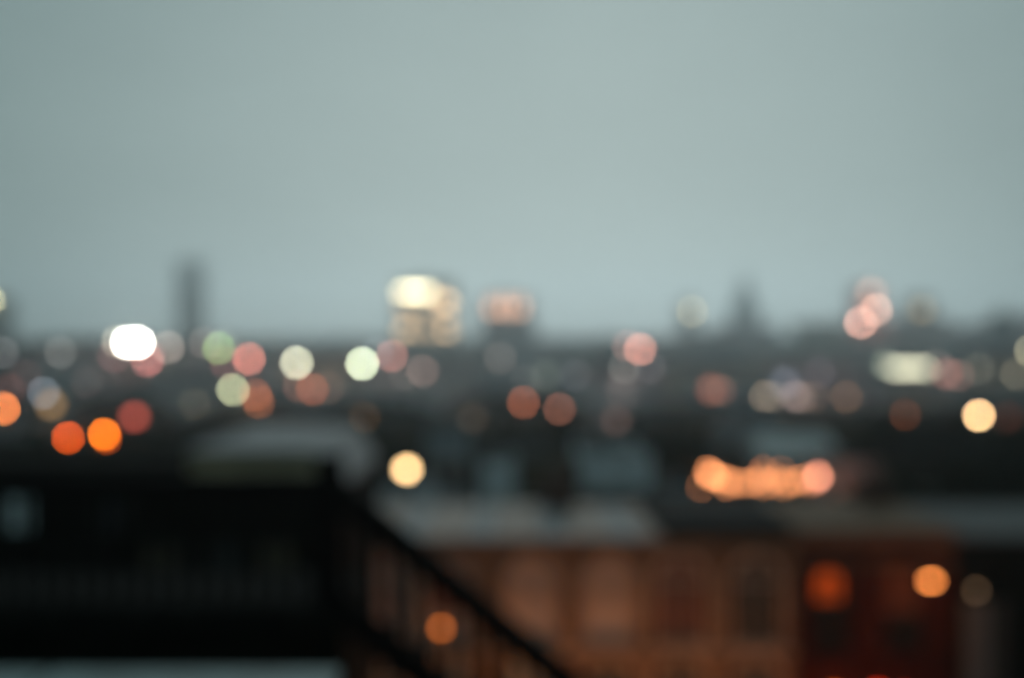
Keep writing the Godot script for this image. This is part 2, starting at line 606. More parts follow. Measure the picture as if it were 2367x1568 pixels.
	lamp(1645, 900, 230, V.call(.12, .04, .025), "globe", "soft brick coloured lamp left of the tan lamps", "soft brick lamp", 26)
	lamp(1668, 903, 240, V.call(.05, .025, .018), "globe", "faint brown lamp overlapping the soft brick one")
	lamp(1768, 916, 210, V.call(.08, .06, .04), "globe", "tan lamp, first of the row of dim tan lamps", "first tan lamp")
	lamp(1786, 917, 212, V.call(.05, .038, .028), "globe", "tan lamp overlapping the first of the tan row")
	lamp(1838, 916, 210, V.call(.09, .065, .06), "globe", "tan lamp in the middle of the dim tan row", "middle tan lamp")
	lamp(1853, 918, 215, V.call(.05, .034, .026), "globe", "tan lamp just right of the middle of the row")
	lamp(1815, 884, 260, V.call(.05, .058, .075), "flood", "bluish light just over the dim tan row", "bluish light", 26)
	lamp(1882, 918, 215, V.call(.028, .016, .01), "globe", "faintest tan lamp near the right end of the row")
	lamp(1957, 918, 210, V.call(.055, .028, .015), "globe", "brown lamp standing apart right of the tan row", "brown lamp apart")
	# --- right
	lamp(1600, 720, 1000, V.call(.1, .085, .05), "wall", "dim beige light on the thin block left of the spire", "dim beige light")
	lamp(1990, 746, 900, V.call(.46, .23, .17), "wall", "peach light, lowest of three on the right tower", "lowest peach light")
	lamp(2026, 717, 900, V.call(.34, .19, .14), "wall", "peach light, middle one of three on the right tower", "middle peach light")
	lamp(2015, 676, 900, V.call(.2, .12, .09), "wall", "peach light, topmost and faintest of three on the right tower", "topmost peach light", 24)
	lamp(2132, 716, 1000, V.call(.07, .05, .025), "wall", "dim olive light on the small dark tower", "dim olive light", 20)
	for i in 9:
		lamp(2062 + i * 10.0, 850 + (i % 3) * 2.0, 300 + i * 2.0, V.call(.085, .083, .058), "flood", "pale greenish floodlight, %s from the left in the close row of nine" % ORDER[i], "pale floodlight row" if i == 4 else "", 13, "pale floodlights in a close row")
	lamp(2047, 846, 310, V.call(.035, .042, .03), "flood", "faint green light at the left end of the pale row")
	lamp(2048, 836, 320, V.call(.02, .024, .02), "flood", "faintest green light over the left end of the pale row")
	lamp(2162, 842, 320, V.call(.035, .03, .026), "flood", "faint beige light at the right end of the pale row")
	lamp(2188, 864, 300, V.call(.12, .05, .04), "flood", "reddish light right of the pale row", "reddish light", 18)
	lamp(2216, 868, 300, V.call(.06, .032, .025), "flood", "duller reddish light right of the first")
	lamp(2262, 853, 310, V.call(.03, .03, .024), "flood", "faint grey light between the reddish ones and the edge", "faint grey right light")
	lamp(2350, 866, 300, V.call(.05, .044, .03), "flood", "dim tan light low at the right edge", "dim tan edge light")
	lamp(2383, 812, 330, V.call(.17, .155, .1), "flood", "yellowish light cut by the right edge", "yellowish edge light")
	lamp(2093, 959, 150, V.call(.045, .012, .004), "globe", "dark red brown lamp left of the bright cream one", "dark red brown lamp")
	lamp(2263, 961, 150, V.call(1.1, .68, .32), "globe", "bright cream lamp high at the right over the trees", "bright cream right lamp")
	lamp(2335, 968, 150, V.call(.05, .014, .009), "globe", "dim red lamp at the right of the bright cream one", "dim red lamp", 30)


# ---------------------------------------------------------------- near things: ledge, landing, stair, dark block
func foreground() -> void:
	# coping of our own parapet
	var o := thing("parapet", "pale grey metal capped parapet along the bottom left edge", "parapet", Vector3(-5.0, 0, -5.35))
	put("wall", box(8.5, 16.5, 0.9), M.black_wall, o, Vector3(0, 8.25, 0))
	for i in 7:
		put("coping_sheet", box(1.2, 0.1, 1.15), M.ledge if i % 2 else M.ledge_dull, o, Vector3(-3.7 + i * 1.23, 16.57, 0))

	# landing of the outside stair with its balustrade
	var d := 14.0
	var right := ux(792, d)
	var left := ux(-420, d)
	var floor_y := vy(1400, d)
	var rail_y := vy(1150, d)
	var wing := thing("stair_landing", "black flat roofed landing with a balustrade at the left", "landing", Vector3((left + right) / 2, 0, -d))
	var w := right - left
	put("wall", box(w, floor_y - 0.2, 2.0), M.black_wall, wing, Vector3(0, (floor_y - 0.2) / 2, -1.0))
	put("floor", box(w + 0.1, 0.2, 2.1), M.tar, wing, Vector3(0, floor_y - 0.1, -1.0))
	put("handrail", box(w, 0.2, 0.22), M.rail, wing, Vector3(0, rail_y + 0.1, -0.05))
	var bal: Mesh = box(0.06, rail_y - floor_y, 0.04)
	var n := int(w / 0.19)
	for i in n:
		put("baluster", bal, M.rail, wing, Vector3(-w / 2 + (i + 0.5) * w / n, (floor_y + rail_y) / 2, -0.05))
	put("newel_post", box(0.26, rail_y - floor_y + 0.42, 0.26), M.rail, wing, Vector3(w / 2 - 0.13, (floor_y + rail_y) / 2 + 0.2, -0.05))

	# the stair going down to the right
	var stair := thing("stair", "dark outside stair with balusters sloping down to the right", "stair", Vector3(0, 0, -d))
	var a := Vector3(right, vy(1194, d), -0.05)
	var slope := -0.83
	var run := 5.2
	var b := a + Vector3(run, slope * run, 0)
	put("handrail", slanted(a + Vector3(0, 0.04, 0), b + Vector3(0, 0.04, 0), 0.33, 0.26), M.rail, stair)
	var high := vy(1194, d) - vy(1352, d)
	var drop := Vector3(0, -high, 0)
	put("stringer", slanted(a + drop + Vector3(0, -0.46, 0), b + drop + Vector3(0, -0.46, 0), 0.40, 0.1), M.rail, stair)
	var tread: Mesh = box(0.28, 0.05, 0.8)
	var steps := int(run / 0.26)
	for i in steps:
		put("tread", tread, M.tar, stair, a + drop + Vector3((i + 0.5) * 0.26, slope * (i + 0.5) * 0.26 - 0.26, -0.46))
	var nb := int(run / 0.19)
	var short: Mesh = box(0.07, high + 0.1, 0.035)
	for i in range(0, nb):
		var q := a.lerp(b, (i + 0.5) / nb)
		put("baluster", short, M.rail, stair, q + drop / 2)
	for x in [2.6, 5.1]:
		var q := a + drop + Vector3(x, slope * x - 0.4, -0.57)
		put("post", box(0.2, q.y, 0.2), M.rail, stair, Vector3(q.x, q.y / 2, q.z))

	# the dark block behind the landing: a zinc roofed part at the right, a lower part at the left
	d = 27.0
	left = ux(-450, d)
	right = -3.76
	var mid := ux(436, d)
	var top := vy(1044, d)
	var low_top := vy(1078, d)
	var cx := (mid + right) / 2
	var zw := right - mid
	var lw := mid - left
	var blk := thing("dark_house", "near black house with flat grey zinc roof behind the landing", "house", Vector3(cx, 0, -d))
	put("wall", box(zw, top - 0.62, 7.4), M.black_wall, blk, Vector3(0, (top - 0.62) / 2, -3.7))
	put("cornice", box(zw, 0.6, 7.5), M.cornice_brown, blk, Vector3(0, top - 0.318, -3.7))
	for i in 6:
		put("roof_sheet", box(zw / 6 - 0.03, 0.06, 7.7), M.zinc, blk, Vector3((i + 0.5) * zw / 6 - zw / 2, top + 0.015, -3.7))
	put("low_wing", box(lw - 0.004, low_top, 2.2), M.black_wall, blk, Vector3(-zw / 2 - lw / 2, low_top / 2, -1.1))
	put("tar_roof", box(lw - 0.2, 0.06, 2.3), M.tar, blk, Vector3(-zw / 2 - lw / 2 - 0.1, low_top + 0.033, -1.1))
	# hipped end of the roof, falling to the right
	var st := SurfaceTool.new()
	st.begin(Mesh.PRIMITIVE_TRIANGLES)
	st.set_smooth_group(-1)
	var x0 := zw / 2
	var hip := 0.46
	var y1 := top - 0.72
	quad(st, Vector3(x0, top + 0.04, 0), Vector3(x0, top + 0.04, -7.4), Vector3(x0 + hip, y1, -7.4), Vector3(x0 + hip, y1, 0))
	quad(st, Vector3(x0, y1 - 0.05, 0), Vector3(x0, top + 0.04, 0), Vector3(x0 + hip, y1, 0), Vector3(x0 + hip, y1 - 0.05, 0))
	quad(st, Vector3(x0 + hip, y1 - 0.05, -7.4), Vector3(x0 + hip, y1, -7.4), Vector3(x0, top + 0.04, -7.4), Vector3(x0, y1 - 0.05, -7.4))
	quad(st, Vector3(x0 + hip, y1 - 0.05, 0), Vector3(x0 + hip, y1, 0), Vector3(x0 + hip, y1, -7.4), Vector3(x0 + hip, y1 - 0.05, -7.4))
	quad(st, Vector3(x0, y1 - 0.05, 0), Vector3(x0 + hip, y1 - 0.05, 0), Vector3(x0 + hip, y1 - 0.05, -7.4), Vector3(x0, y1 - 0.05, -7.4))
	st.generate_normals()
	put("hipped_roof", st.commit(), M.zinc, blk)
	put("lean_to", box(hip - 0.06, y1 - 0.06, 7.3), M.black_wall, blk, Vector3(x0 + hip / 2 - 0.028, (y1 - 0.06) / 2, -3.7))
	for s in [[40, 1180, 72, 92, "white"], [260, 1185, 60, 90, "dark"], [380, 1310, 86, 90, "dull"], [522, 1305, 60, 90, "grey"], [642, 1305, 76, 90, "dull"]]:
		var p := px(s[0], s[1], d) - blk.position
		var sw: float = s[2] / FOCAL * d
		var sh: float = s[3] / FOCAL * d
		var f := put("window", box(sw + 0.12, sh + 0.12, 0.1), M.frame_dark, blk, Vector3(p.x, p.y, 0.04))
		var m: Material = {"white": M.white_shutter, "dark": M.glass, "dull": M.brown_wall, "grey": M.dull_dark}[s[4]]
		for i in 2:
			for j in 2:
				put("pane", box(sw / 2 - 0.04, sh / 2 - 0.04, 0.04), m, f, Vector3((i - 0.5) * sw / 2, (j - 0.5) * sh / 2, 0.06))
		if s[4] == "white":
			tag(f, "window with white shutters closed")


# ---------------------------------------------------------------- the facades across the street
func arch_panel(w: float, h: float) -> PackedVector2Array:
	var p := PackedVector2Array()
	p.append(Vector2(-w / 2, -h / 2))
	p.append(Vector2(-w / 2, h / 2 - w / 2))
	for i in range(1, 12):
		var a := PI - i * PI / 12
		p.append(Vector2(cos(a) * w / 2, h / 2 - w / 2 + sin(a) * w / 2))
	p.append(Vector2(w / 2, h / 2 - w / 2))
	p.append(Vector2(w / 2, -h / 2))
	return p


# flat plate of an outline, thick deep, front face at z = 0
func plate(outline: PackedVector2Array, deep: float, hole := PackedVector2Array()) -> ArrayMesh:
	var st := SurfaceTool.new()
	st.begin(Mesh.PRIMITIVE_TRIANGLES)
	st.set_smooth_group(-1)
	var n := outline.size()
	if hole.size() == n:
		for i in n:
			var j := (i + 1) % n
			var a := Vector3(outline[i].x, outline[i].y, 0)
			var b := Vector3(outline[j].x, outline[j].y, 0)
			var c := Vector3(hole[j].x, hole[j].y, 0)
			var e := Vector3(hole[i].x, hole[i].y, 0)
			var back := Vector3(0, 0, -deep)
			quad(st, a, b, c, e)
			quad(st, b + back, a + back, e + back, c + back)
			quad(st, a + back, b + back, b, a)
			quad(st, e, c, c + back, e + back)
	else:
		var ix := Geometry2D.triangulate_polygon(outline)
		for k in range(0, ix.size(), 3):
			var t := [outline[ix[k]], outline[ix[k + 1]], outline[ix[k + 2]]]
			if (t[1] - t[0]).cross(t[2] - t[0]) > 0:
				t.reverse()
			tri(st, Vector3(t[0].x, t[0].y, 0), Vector3(t[1].x, t[1].y, 0), Vector3(t[2].x, t[2].y, 0))
			tri(st, Vector3(t[2].x, t[2].y, -deep), Vector3(t[1].x, t[1].y, -deep), Vector3(t[0].x, t[0].y, -deep))
		for i in n:
			var j := (i + 1) % n
			quad(st, Vector3(outline[i].x, outline[i].y, -deep), Vector3(outline[j].x, outline[j].y, -deep), Vector3(outline[j].x, outline[j].y, 0), Vector3(outline[i].x, outline[i].y, 0))
	st.generate_normals()
	return st.commit()


func arched_window(o: Node3D, at: Vector3, w: float, h: float, curtain: Material, surround: Material, label := "", bars: Material = null) -> void:
	bars = bars if bars else M.frame
	# the wall has an opening here; surround proud, curtain behind the panes
	var f := put("window", plate(arch_panel(w + 0.36, h + 0.36), 0.1, arch_panel(w, h)), surround, o, at + Vector3(0, 0, 0.1))
	tag(f, label)
	for s in [-1, 1]:
		put("pane", box(w / 2 - 0.09, h - w * 0.55, 0.02), M.pane, f, Vector3(s * w / 4, -w * 0.26, -0.2))
	put("pane", plate(arch_panel(w, w * 0.98), 0.02), M.pane, f, Vector3(0, h / 2 - w * 0.5, -0.26))
	put("mullion", box(0.09, h, 0.06), bars, f, Vector3(0, 0, -0.2))
	put("transom", box(w, 0.08, 0.05), bars, f, Vector3(0, h / 2 - w * 0.53, -0.2))
	put("curtain", plate(arch_panel(w + 0.1, h + 0.1), 0.03), curtain, f, Vector3(0, 0, -0.42))
	put("sill", box(w + 0.5, 0.12, 0.3), surround, f, Vector3(0, -h / 2 - 0.242, 0.0))


# a wall with arched openings, cut as a CSG tree
func pierced(o: Node3D, w: float, h: float, deep: float, holes: Array, m: Material, at: Vector3) -> void:
	var c := CSGBox3D.new()
	c.name = "wall"
	c.size = Vector3(w, h, deep)
	c.material = m
	c.position = at + Vector3(0, h / 2, -deep / 2)
	for q in holes:
		var k := CSGPolygon3D.new()
		k.name = "opening"
		k.operation = CSGShape3D.OPERATION_SUBTRACTION
		k.polygon = arch_panel(q[2], q[3])
		k.depth = 0.6
		k.material = m
		k.position = Vector3(q[0], q[1] - h / 2, deep / 2 + 0.1)
		c.add_child(k, true)
	o.add_child(c, true)


func across_the_street() -> void:
	var d := 45.0
	# --- warm plastered house with the row of arched windows
	var left := ux(760, d)
	var right := ux(1834, d)
	var w := right - left
	var cx := (left + right) / 2
	var top := vy(1262, d)
	var o := thing("arcaded_house", "warm plastered house with a row of tall arched windows", "house", Vector3(cx, 0, -d))
	var ww := 108.0 / FOCAL * d
	var wh := 196.0 / FOCAL * d
	var holes := []
	var looks := [M.curtain_pink, M.curtain_pale, M.curtain_pale, M.curtain_pale, M.curtain_red, M.curtain_dark]
	var us := [880, 1030, 1230, 1408, 1572, 1748]
	for i in 6:
		holes.append([ux(us[i], d) - cx, vy(1388, d), ww, wh])
		holes.append([ux(us[i], d) - cx, vy(1590, d), ww, 1.95])
	pierced(o, w, top, 9.0, holes, M.wall_warm, Vector3.ZERO)
	for i in 6:
		arched_window(o, Vector3(holes[i * 2][0], holes[i * 2][1], 0), ww, wh, looks[i], M.stone_pale if i > 1 else M.frame_dull)
		arched_window(o, Vector3(holes[i * 2 + 1][0], holes[i * 2 + 1][1], 0), ww, 1.95, M.blind_blue if i in [1, 2] else M.curtain_dark, M.stone_pale)
	var red := put("lit_window", plate(arch_panel(ww * 0.8, wh * 0.6), 0.04), glow(Vector3(1.0, 0.22, 0.1), 0.07), o, Vector3(holes[2][0], holes[2][1] + 0.3, -0.25))
	tag(red, "dull red lit blind behind the stair balusters")
	put("string_course", box(w + 0.1, 0.12, 0.2), M.stone_pale, o, Vector3(0, vy(1505, d), 0.1))
	var dark_from := ux(1535, d) - cx
	put("cornice", box(w + 0.3, 0.2, 9.4), M.wall_warm, o, Vector3(0, top + 0.102, -4.5))
	var zw := dark_from + w / 2 + 0.15
	var sheets := 14
	for i in sheets:
		put("roof_sheet", box(zw / sheets - 0.05, 0.07, 9.5), M.zinc_warm if i % 3 else M.zinc, o, Vector3(-w / 2 - 0.15 + (i + 0.5) * zw / sheets, top + 0.24, -4.5))
	var dw := w / 2 - dark_from
	put("attic", box(dw, 0.5, 8.6), M.slate, o, Vector3(dark_from + dw / 2, top + 0.455, -4.6))
	put("chimney", box(1.2, 1.3, 0.7), M.brick, o, Vector3(ux(1290, 52.6) - cx, top + 0.93, -7.6))

	# --- dark red house with the glowing window
	left = ux(1842, d)
	right = ux(2204, d)
	w = right - left
	cx = (left + right) / 2
	top = vy(1252, d)
	o = thing("red_house", "dark red house with one glowing orange window", "house", Vector3(cx, 0, -d))
	ww = 100.0 / FOCAL * d
	wh = 200.0 / FOCAL * d
	holes = [[ux(1920, d) - cx, vy(1410, d), ww, wh], [ux(2092, d) - cx, vy(1410, d), ww, wh], [ux(1920, d) - cx, vy(1410, d) - 3.9, ww, wh], [ux(2092, d) - cx, vy(1410, d) - 3.9, ww, wh]]
	pierced(o, w, top, 8.0, holes, M.wall_red, Vector3.ZERO)
	for i in 4:
		arched_window(o, Vector3(holes[i][0], holes[i][1], 0), ww, wh, M.curtain_dark, M.wall_red, "window glowing orange from inside" if i == 0 else "", M.frame_dark)
	var lit := put("lit_window", plate(arch_panel(ww * 0.55, wh * 0.32), 0.04), glow(Vector3(1.0, 0.11, 0.005), 0.62), o, Vector3(holes[0][0], holes[0][1] + wh * 0.26, -0.3))
	tag(lit, "orange lit blind behind the glowing window")
	var dimlit := put("lit_window", plate(arch_panel(ww * 0.8, wh * 0.5), 0.04), glow(Vector3(1.0, 0.12, 0.02), 0.07), o, Vector3(holes[1][0], holes[1][1] + wh * 0.2, -0.25))
	tag(dimlit, "dull red blind behind the darker window")
	put("string_course", box(w + 0.08, 0.2, 0.16), M.brown_wall, o, Vector3(0, vy(1302, d), 0.08))
	put("cornice", box(w - 0.01, 0.3, 8.5), M.brown_roof, o, Vector3(0, top + 0.152, -3.9))
	put("roof", box(w - 0.02, 0.12, 8.2), M.brown_roof, o, Vector3(0, top + 0.363, -4.0))
	put("chimney", box(1.1, 1.0, 0.8), M.brick, o, Vector3(w * 0.32, top + 0.93, -6.5))

	# --- black house at the right edge
	left = ux(2210, d)
	right = ux(2760, d)
	w = right - left
	cx = (left + right) / 2
	top = vy(1246, d)
	o = thing("corner_house", "black house with grey roof at the right edge", "house", Vector3(cx, 0, -d + 0.3))
	put("wall", box(w, top, 8.5), M.black_wall, o, Vector3(0, top / 2, -4.25))
	put("roof", box(w + 0.1, 0.14, 8.6), M.dull, o, Vector3(0.1, top + 0.073, -4.25))
	put("pilaster", box(0.75, vy(1385, d), 0.25), M.dull, o, Vector3(ux(2248, d) - cx, vy(1385, d) / 2, 0.123))
	put("pilaster", box(0.4, vy(1385, d), 0.2), M.dull_dark, o, Vector3(ux(2300, d) - cx, vy(1385, d) / 2, 0.1))

	# --- lamps on these houses
	var p := px(2153, 1343, 43.2)
	var wl := thing("wall_light", "wide orange lamp on a bracket before the dark red house", "wall light", p)
	var m := glow(Vector3(1.0, 0.29, 0.065), 20.0)
	put("lamp_tube", box(0.27, 0.09, 0.12), m, wl)
	put("housing", box(0.33, 0.06, 0.2), M.iron, wl, Vector3(0, 0.078, -0.02))
	put("bracket", box(0.05, 0.05, 1.7), M.iron, wl, Vector3(0, 0.134, -0.93))
	omni(wl, Vector3(0, -0.15, 0.0), Color(1.0, 0.55, 0.24), 0.9)
	p = px(2257, 1366, 43.6)
	wl = thing("wall_light", "weak brownish lamp right of the wide orange lamp", "wall light", p)
	put("lamp_globe", ball(0.09), glow(Vector3(.05, .03, .016), 20.0), wl)
	put("bracket", box(0.04, 0.04, 1.1), M.iron, wl, Vector3(0, 0.11, -0.5))
	p = px(1020, 1452, 32.0)
	street_light(p, Vector3(.18, .04, .005), "orange street lamp seen through the stair balusters", 0.075, 30.0, 1.0)
	# red lanterns low on the red house
	for s in [[1930, 1610, .3, .04, .002, "orange red lantern at the bottom edge, left of three"], [2030, 1606, .4, .012, .001, "bright red lantern at the bottom edge, middle of three"], [2092, 1612, .2, .006, .001, "dark red lantern at the bottom edge, right of three"]]:
		p = px(s[0], s[1], 44.0)
		wl = thing("red_lantern", s[5], "lantern", p, "red lanterns on the red house")
		put("lamp_globe", ball(0.17, 1.1), glow(Vector3(s[2], s[3], s[4]), 9.0), wl)
		put("bracket", box(0.04, 0.04, 0.95), M.iron, wl, Vector3(0, 0.21, -0.45))
		omni(wl, Vector3(0, 0, 0.3), Color(1.0, 0.25, 0.08), 0.25 * s[2] + 0.1)
	# street lamps below the picture that wash the facades
	for s in [[1180, 0.9, "left"], [1500, 1.0, "middle"], [1760, 0.7, "right"]]:
		street_light(Vector3(ux(s[0], 39.5), 5.0, -41.0), Vector3(1.0, 0.3, 0.05), "orange street lamp under the arched windows, %s one of three" % s[2], 0.2, 40.0, 7.0 * s[1], "street lamps under the facades")


func omni(o: Node3D, at: Vector3, c: Color, e: float) -> void:
	var l := OmniLight3D.new()
	l.name = "lamp_light"
	l.light_color = c
	l.light_energy = e
	l.light_size = 0.12
	l.omni_range = 40.0
	l.omni_attenuation = 2.0
	l.shadow_enabled = true
	l.position = at
	o.add_child(l)


func street_light(p: Vector3, c: Vector3, label: String, r: float, strength: float, energy: float, group := "") -> void:
	var o := thing("street_lamp", label, "street lamp", Vector3(p.x, 0, p.z), group)
	put("base", cyl(0.16, 0.12, 0.5), M.iron, o, Vector3(0, 0.25, 0))
	put("pole", cyl(0.08, 0.05, p.y - r - 0.5), M.iron, o, Vector3(0, 0.5 + (p.y - r - 0.5) / 2, 0))
	put("lamp_globe", ball(r), glow(c, strength), o, Vector3(0, p.y, 0))
	put("cap", cyl(r * 0.7, r * 0.15, r * 0.35), M.iron, o, Vector3(0, p.y + r * 1.06, 0))
	var top := maxf(c.x, c.z)
	omni(o, Vector3(0, p.y, r + 0.25), Color(c.x / top, c.y / top, c.z / top).linear_to_srgb(), energy)


# ---------------------------------------------------------------- the town between 55 and 110 m
func facing(called: String, label: String, u0: float, u1: float, v: float, d: float, deep: float, wall: Material, roof: Material, shape: String, cols: int, rows: int, rise := 2.0) -> void:
	var w := ux(u1, d) - ux(u0, d)
	block(called, label, "house", Vector3((ux(u0, d) + ux(u1, d)) / 2, 0, -d), w, vy(v, d), deep, wall, roof, shape, cols, rows, "", rise)


func middle_town() -> void:
	facing("terraced_house", "narrow white house right behind the pale roof, lit by the sky", 1112, 1192, 1088, 62, 7, M.white_wall, M.slate, "flat", 1, 2)
	facing("terraced_house", "brown house with black ground floor between two pale houses", 1196, 1338, 1078, 64, 8, M.brown_wall, M.tar, "flat", 2, 2)
	facing("terraced_house", "pale blue grey house with dark windows left of the string lights", 1344, 1505, 1062, 63, 8, M.white_wall, M.slate, "flat", 3, 2)
	facing("terraced_house", "dark teal house partly behind the string lights", 1512, 1618, 1150, 62, 6, M.blue_wall, M.slate, "flat", 2, 2)
	facing("terraced_house", "dark blue house right of the big cream lamp", 985, 1075, 1012, 84, 8, M.blue_wall, M.slate, "flat", 2, 2)
	facing("terraced_house", "low grey house below the big cream lamp", 880, 1000, 1150, 60, 5, M.grey_wall, M.zinc, "flat", 2, 1)
	facing("terraced_house", "house with a pale metal roof above the string lights", 1775, 1935, 1062, 88, 9, M.blue_wall, M.zinc_pale, "gable", 3, 2, 1.1)
	facing("terraced_house", "grey green house left of the pale metal roof", 1690, 1800, 1010, 105, 9, M.blue_wall, M.slate_grey, "hip", 3, 2, 1.4)
	facing("terraced_house", "small pinkish house right of the string lights", 1936, 2036, 1082, 76, 7, M.pink_wall, M.slate, "flat", 2, 2)
	facing("terraced_house", "black house low behind the string lights", 1600, 1780, 1120, 92, 7, M.black_wall, M.tar, "flat", 2, 1)
	facing("terraced_house", "dark house among the black trees at the right", 2090, 2330, 1075, 84, 8, M.wall_dusk, M.tar, "hip", 4, 2)
	# terrace with string lights
	var d := 72.0
	var x0 := ux(1560, d)
	var x1 := ux(1990, d)
	var floor_y := 8.2
	var t := thing("roof_terrace", "dark house whose roof terrace carries the orange string lights", "house", Vector3((x0 + x1) / 2, 0, -d + 1.5))
	put("wall", box(x1 - x0, floor_y, 6.0), M.black_wall, t, Vector3(0, floor_y / 2, -3.0))
	put("deck", box(x1 - x0 - 0.2, 0.1, 5.8), M.slate, t, Vector3(0, floor_y + 0.053, -3.0))
	var s := thing("string_light_wire", "wire on four posts that holds the orange lanterns", "wire", Vector3(0, floor_y + 0.1, 0))
	for i in 4:
		var x := lerpf(x0 + 0.4, x1 - 0.4, i / 3.0)
		put("post", cyl(0.05, 0.04, 3.4, 8), M.iron, s, Vector3(x, 1.7, -d - 0.6))
		if i:
			var xa := lerpf(x0 + 0.4, x1 - 0.4, (i - 1) / 3.0)
			put("wire", slanted(Vector3(xa, 3.35, -d - 0.6), Vector3(x, 3.35, -d - 0.6), 0.02, 0.02), M.iron, s)
	var spots := [[460, 470, 1.3], [500, 510, 1.5], [545, 535, 1.2], [480, 540, 0.9], [640, 560, 1.0], [370, 660, .45], [690, 650, .8], [720, 590, .9], [790, 610, .8], [900, 620, .7], [1000, 610, .7], [1150, 465, .7], [1130, 555, .9], [1050, 600, .7], [1160, 640, .6], [1370, 475, .4], [1330, 565, .8], [1430, 600, .8], [1250, 610, .7], [1410, 650, .6], [1510, 610, .8], [1610, 580, .8], [1700, 560, .7], [1840, 515, 1.3], [1850, 555, 1.2], [1730, 625, .4], [1790, 595, .6]]
	spots.sort_custom(func(a, b): return a[0] < b[0])
	for i in spots.size():
		var q: Array = spots[i]
		var u: float = (1640.0 + q[0] / 5.146) * 0.9468
		var v: float = (1060.0 + q[1] / 5.146) * 0.9468
		var p := px(u, v, d - 0.1 + (i % 5) * 0.25)
		var pink: bool = q[0] > 1750
		var c := Vector3(.24, .085, .05) if pink else Vector3(.2, .07, .026)
		var l := thing("string_lantern", "small %s lantern, %s from the left in the string over the terrace" % ["pinkish orange" if pink else "orange", ORDER[i]], "lantern", p, "orange string lanterns")
		put("lamp_globe", ball(0.1), glow(c, 70.0 * q[2]), l)
		var up := maxf(floor_y + 3.46 - p.y, 0.1)
		put("cord", cyl(0.012, 0.012, up, 6), M.iron, l, Vector3(0, 0.13 + up / 2, 0))
		sights.append([u, v, d])
		if i % 5 == 0:
			omni(l, Vector3(0, -0.3, 0.3), Color(1.0, 0.6, 0.33), 1.2)


# ---------------------------------------------------------------- towers on the skyline
func tower(called: String, label: String, category: String, u0: float, u1: float, v: float, d: float, wall: Material, floors: int, cols: int) -> Node3D:
	var w := ux(u1, d) - ux(u0, d)
	var h := vy(v, d)
	var o := thing(called, label, category, Vector3((ux(u0, d) + ux(u1, d)) / 2, 0, -d))
	put("wall", box(w, h, w), wall, o, Vector3(0, h / 2, -w / 2))
	put("roof", box(w + 0.6, 0.5, w + 0.6), M.slate, o, Vector3(0, h + 0.253, -w / 2))
	put("roof_hut", box(w * 0.4, 2.2, w * 0.4), M.dull, o, Vector3(0, h + 1.6, -w / 2))
	var pane: Mesh = box(w / cols * 0.5, h / floors * 0.5, 0.1)
	for i in cols:
		for j in floors:
			put("window", pane, M.glass, o, Vector3((i + 0.5) / cols * w - w / 2, (j + 0.5) / floors * h, 0.03))
	return o


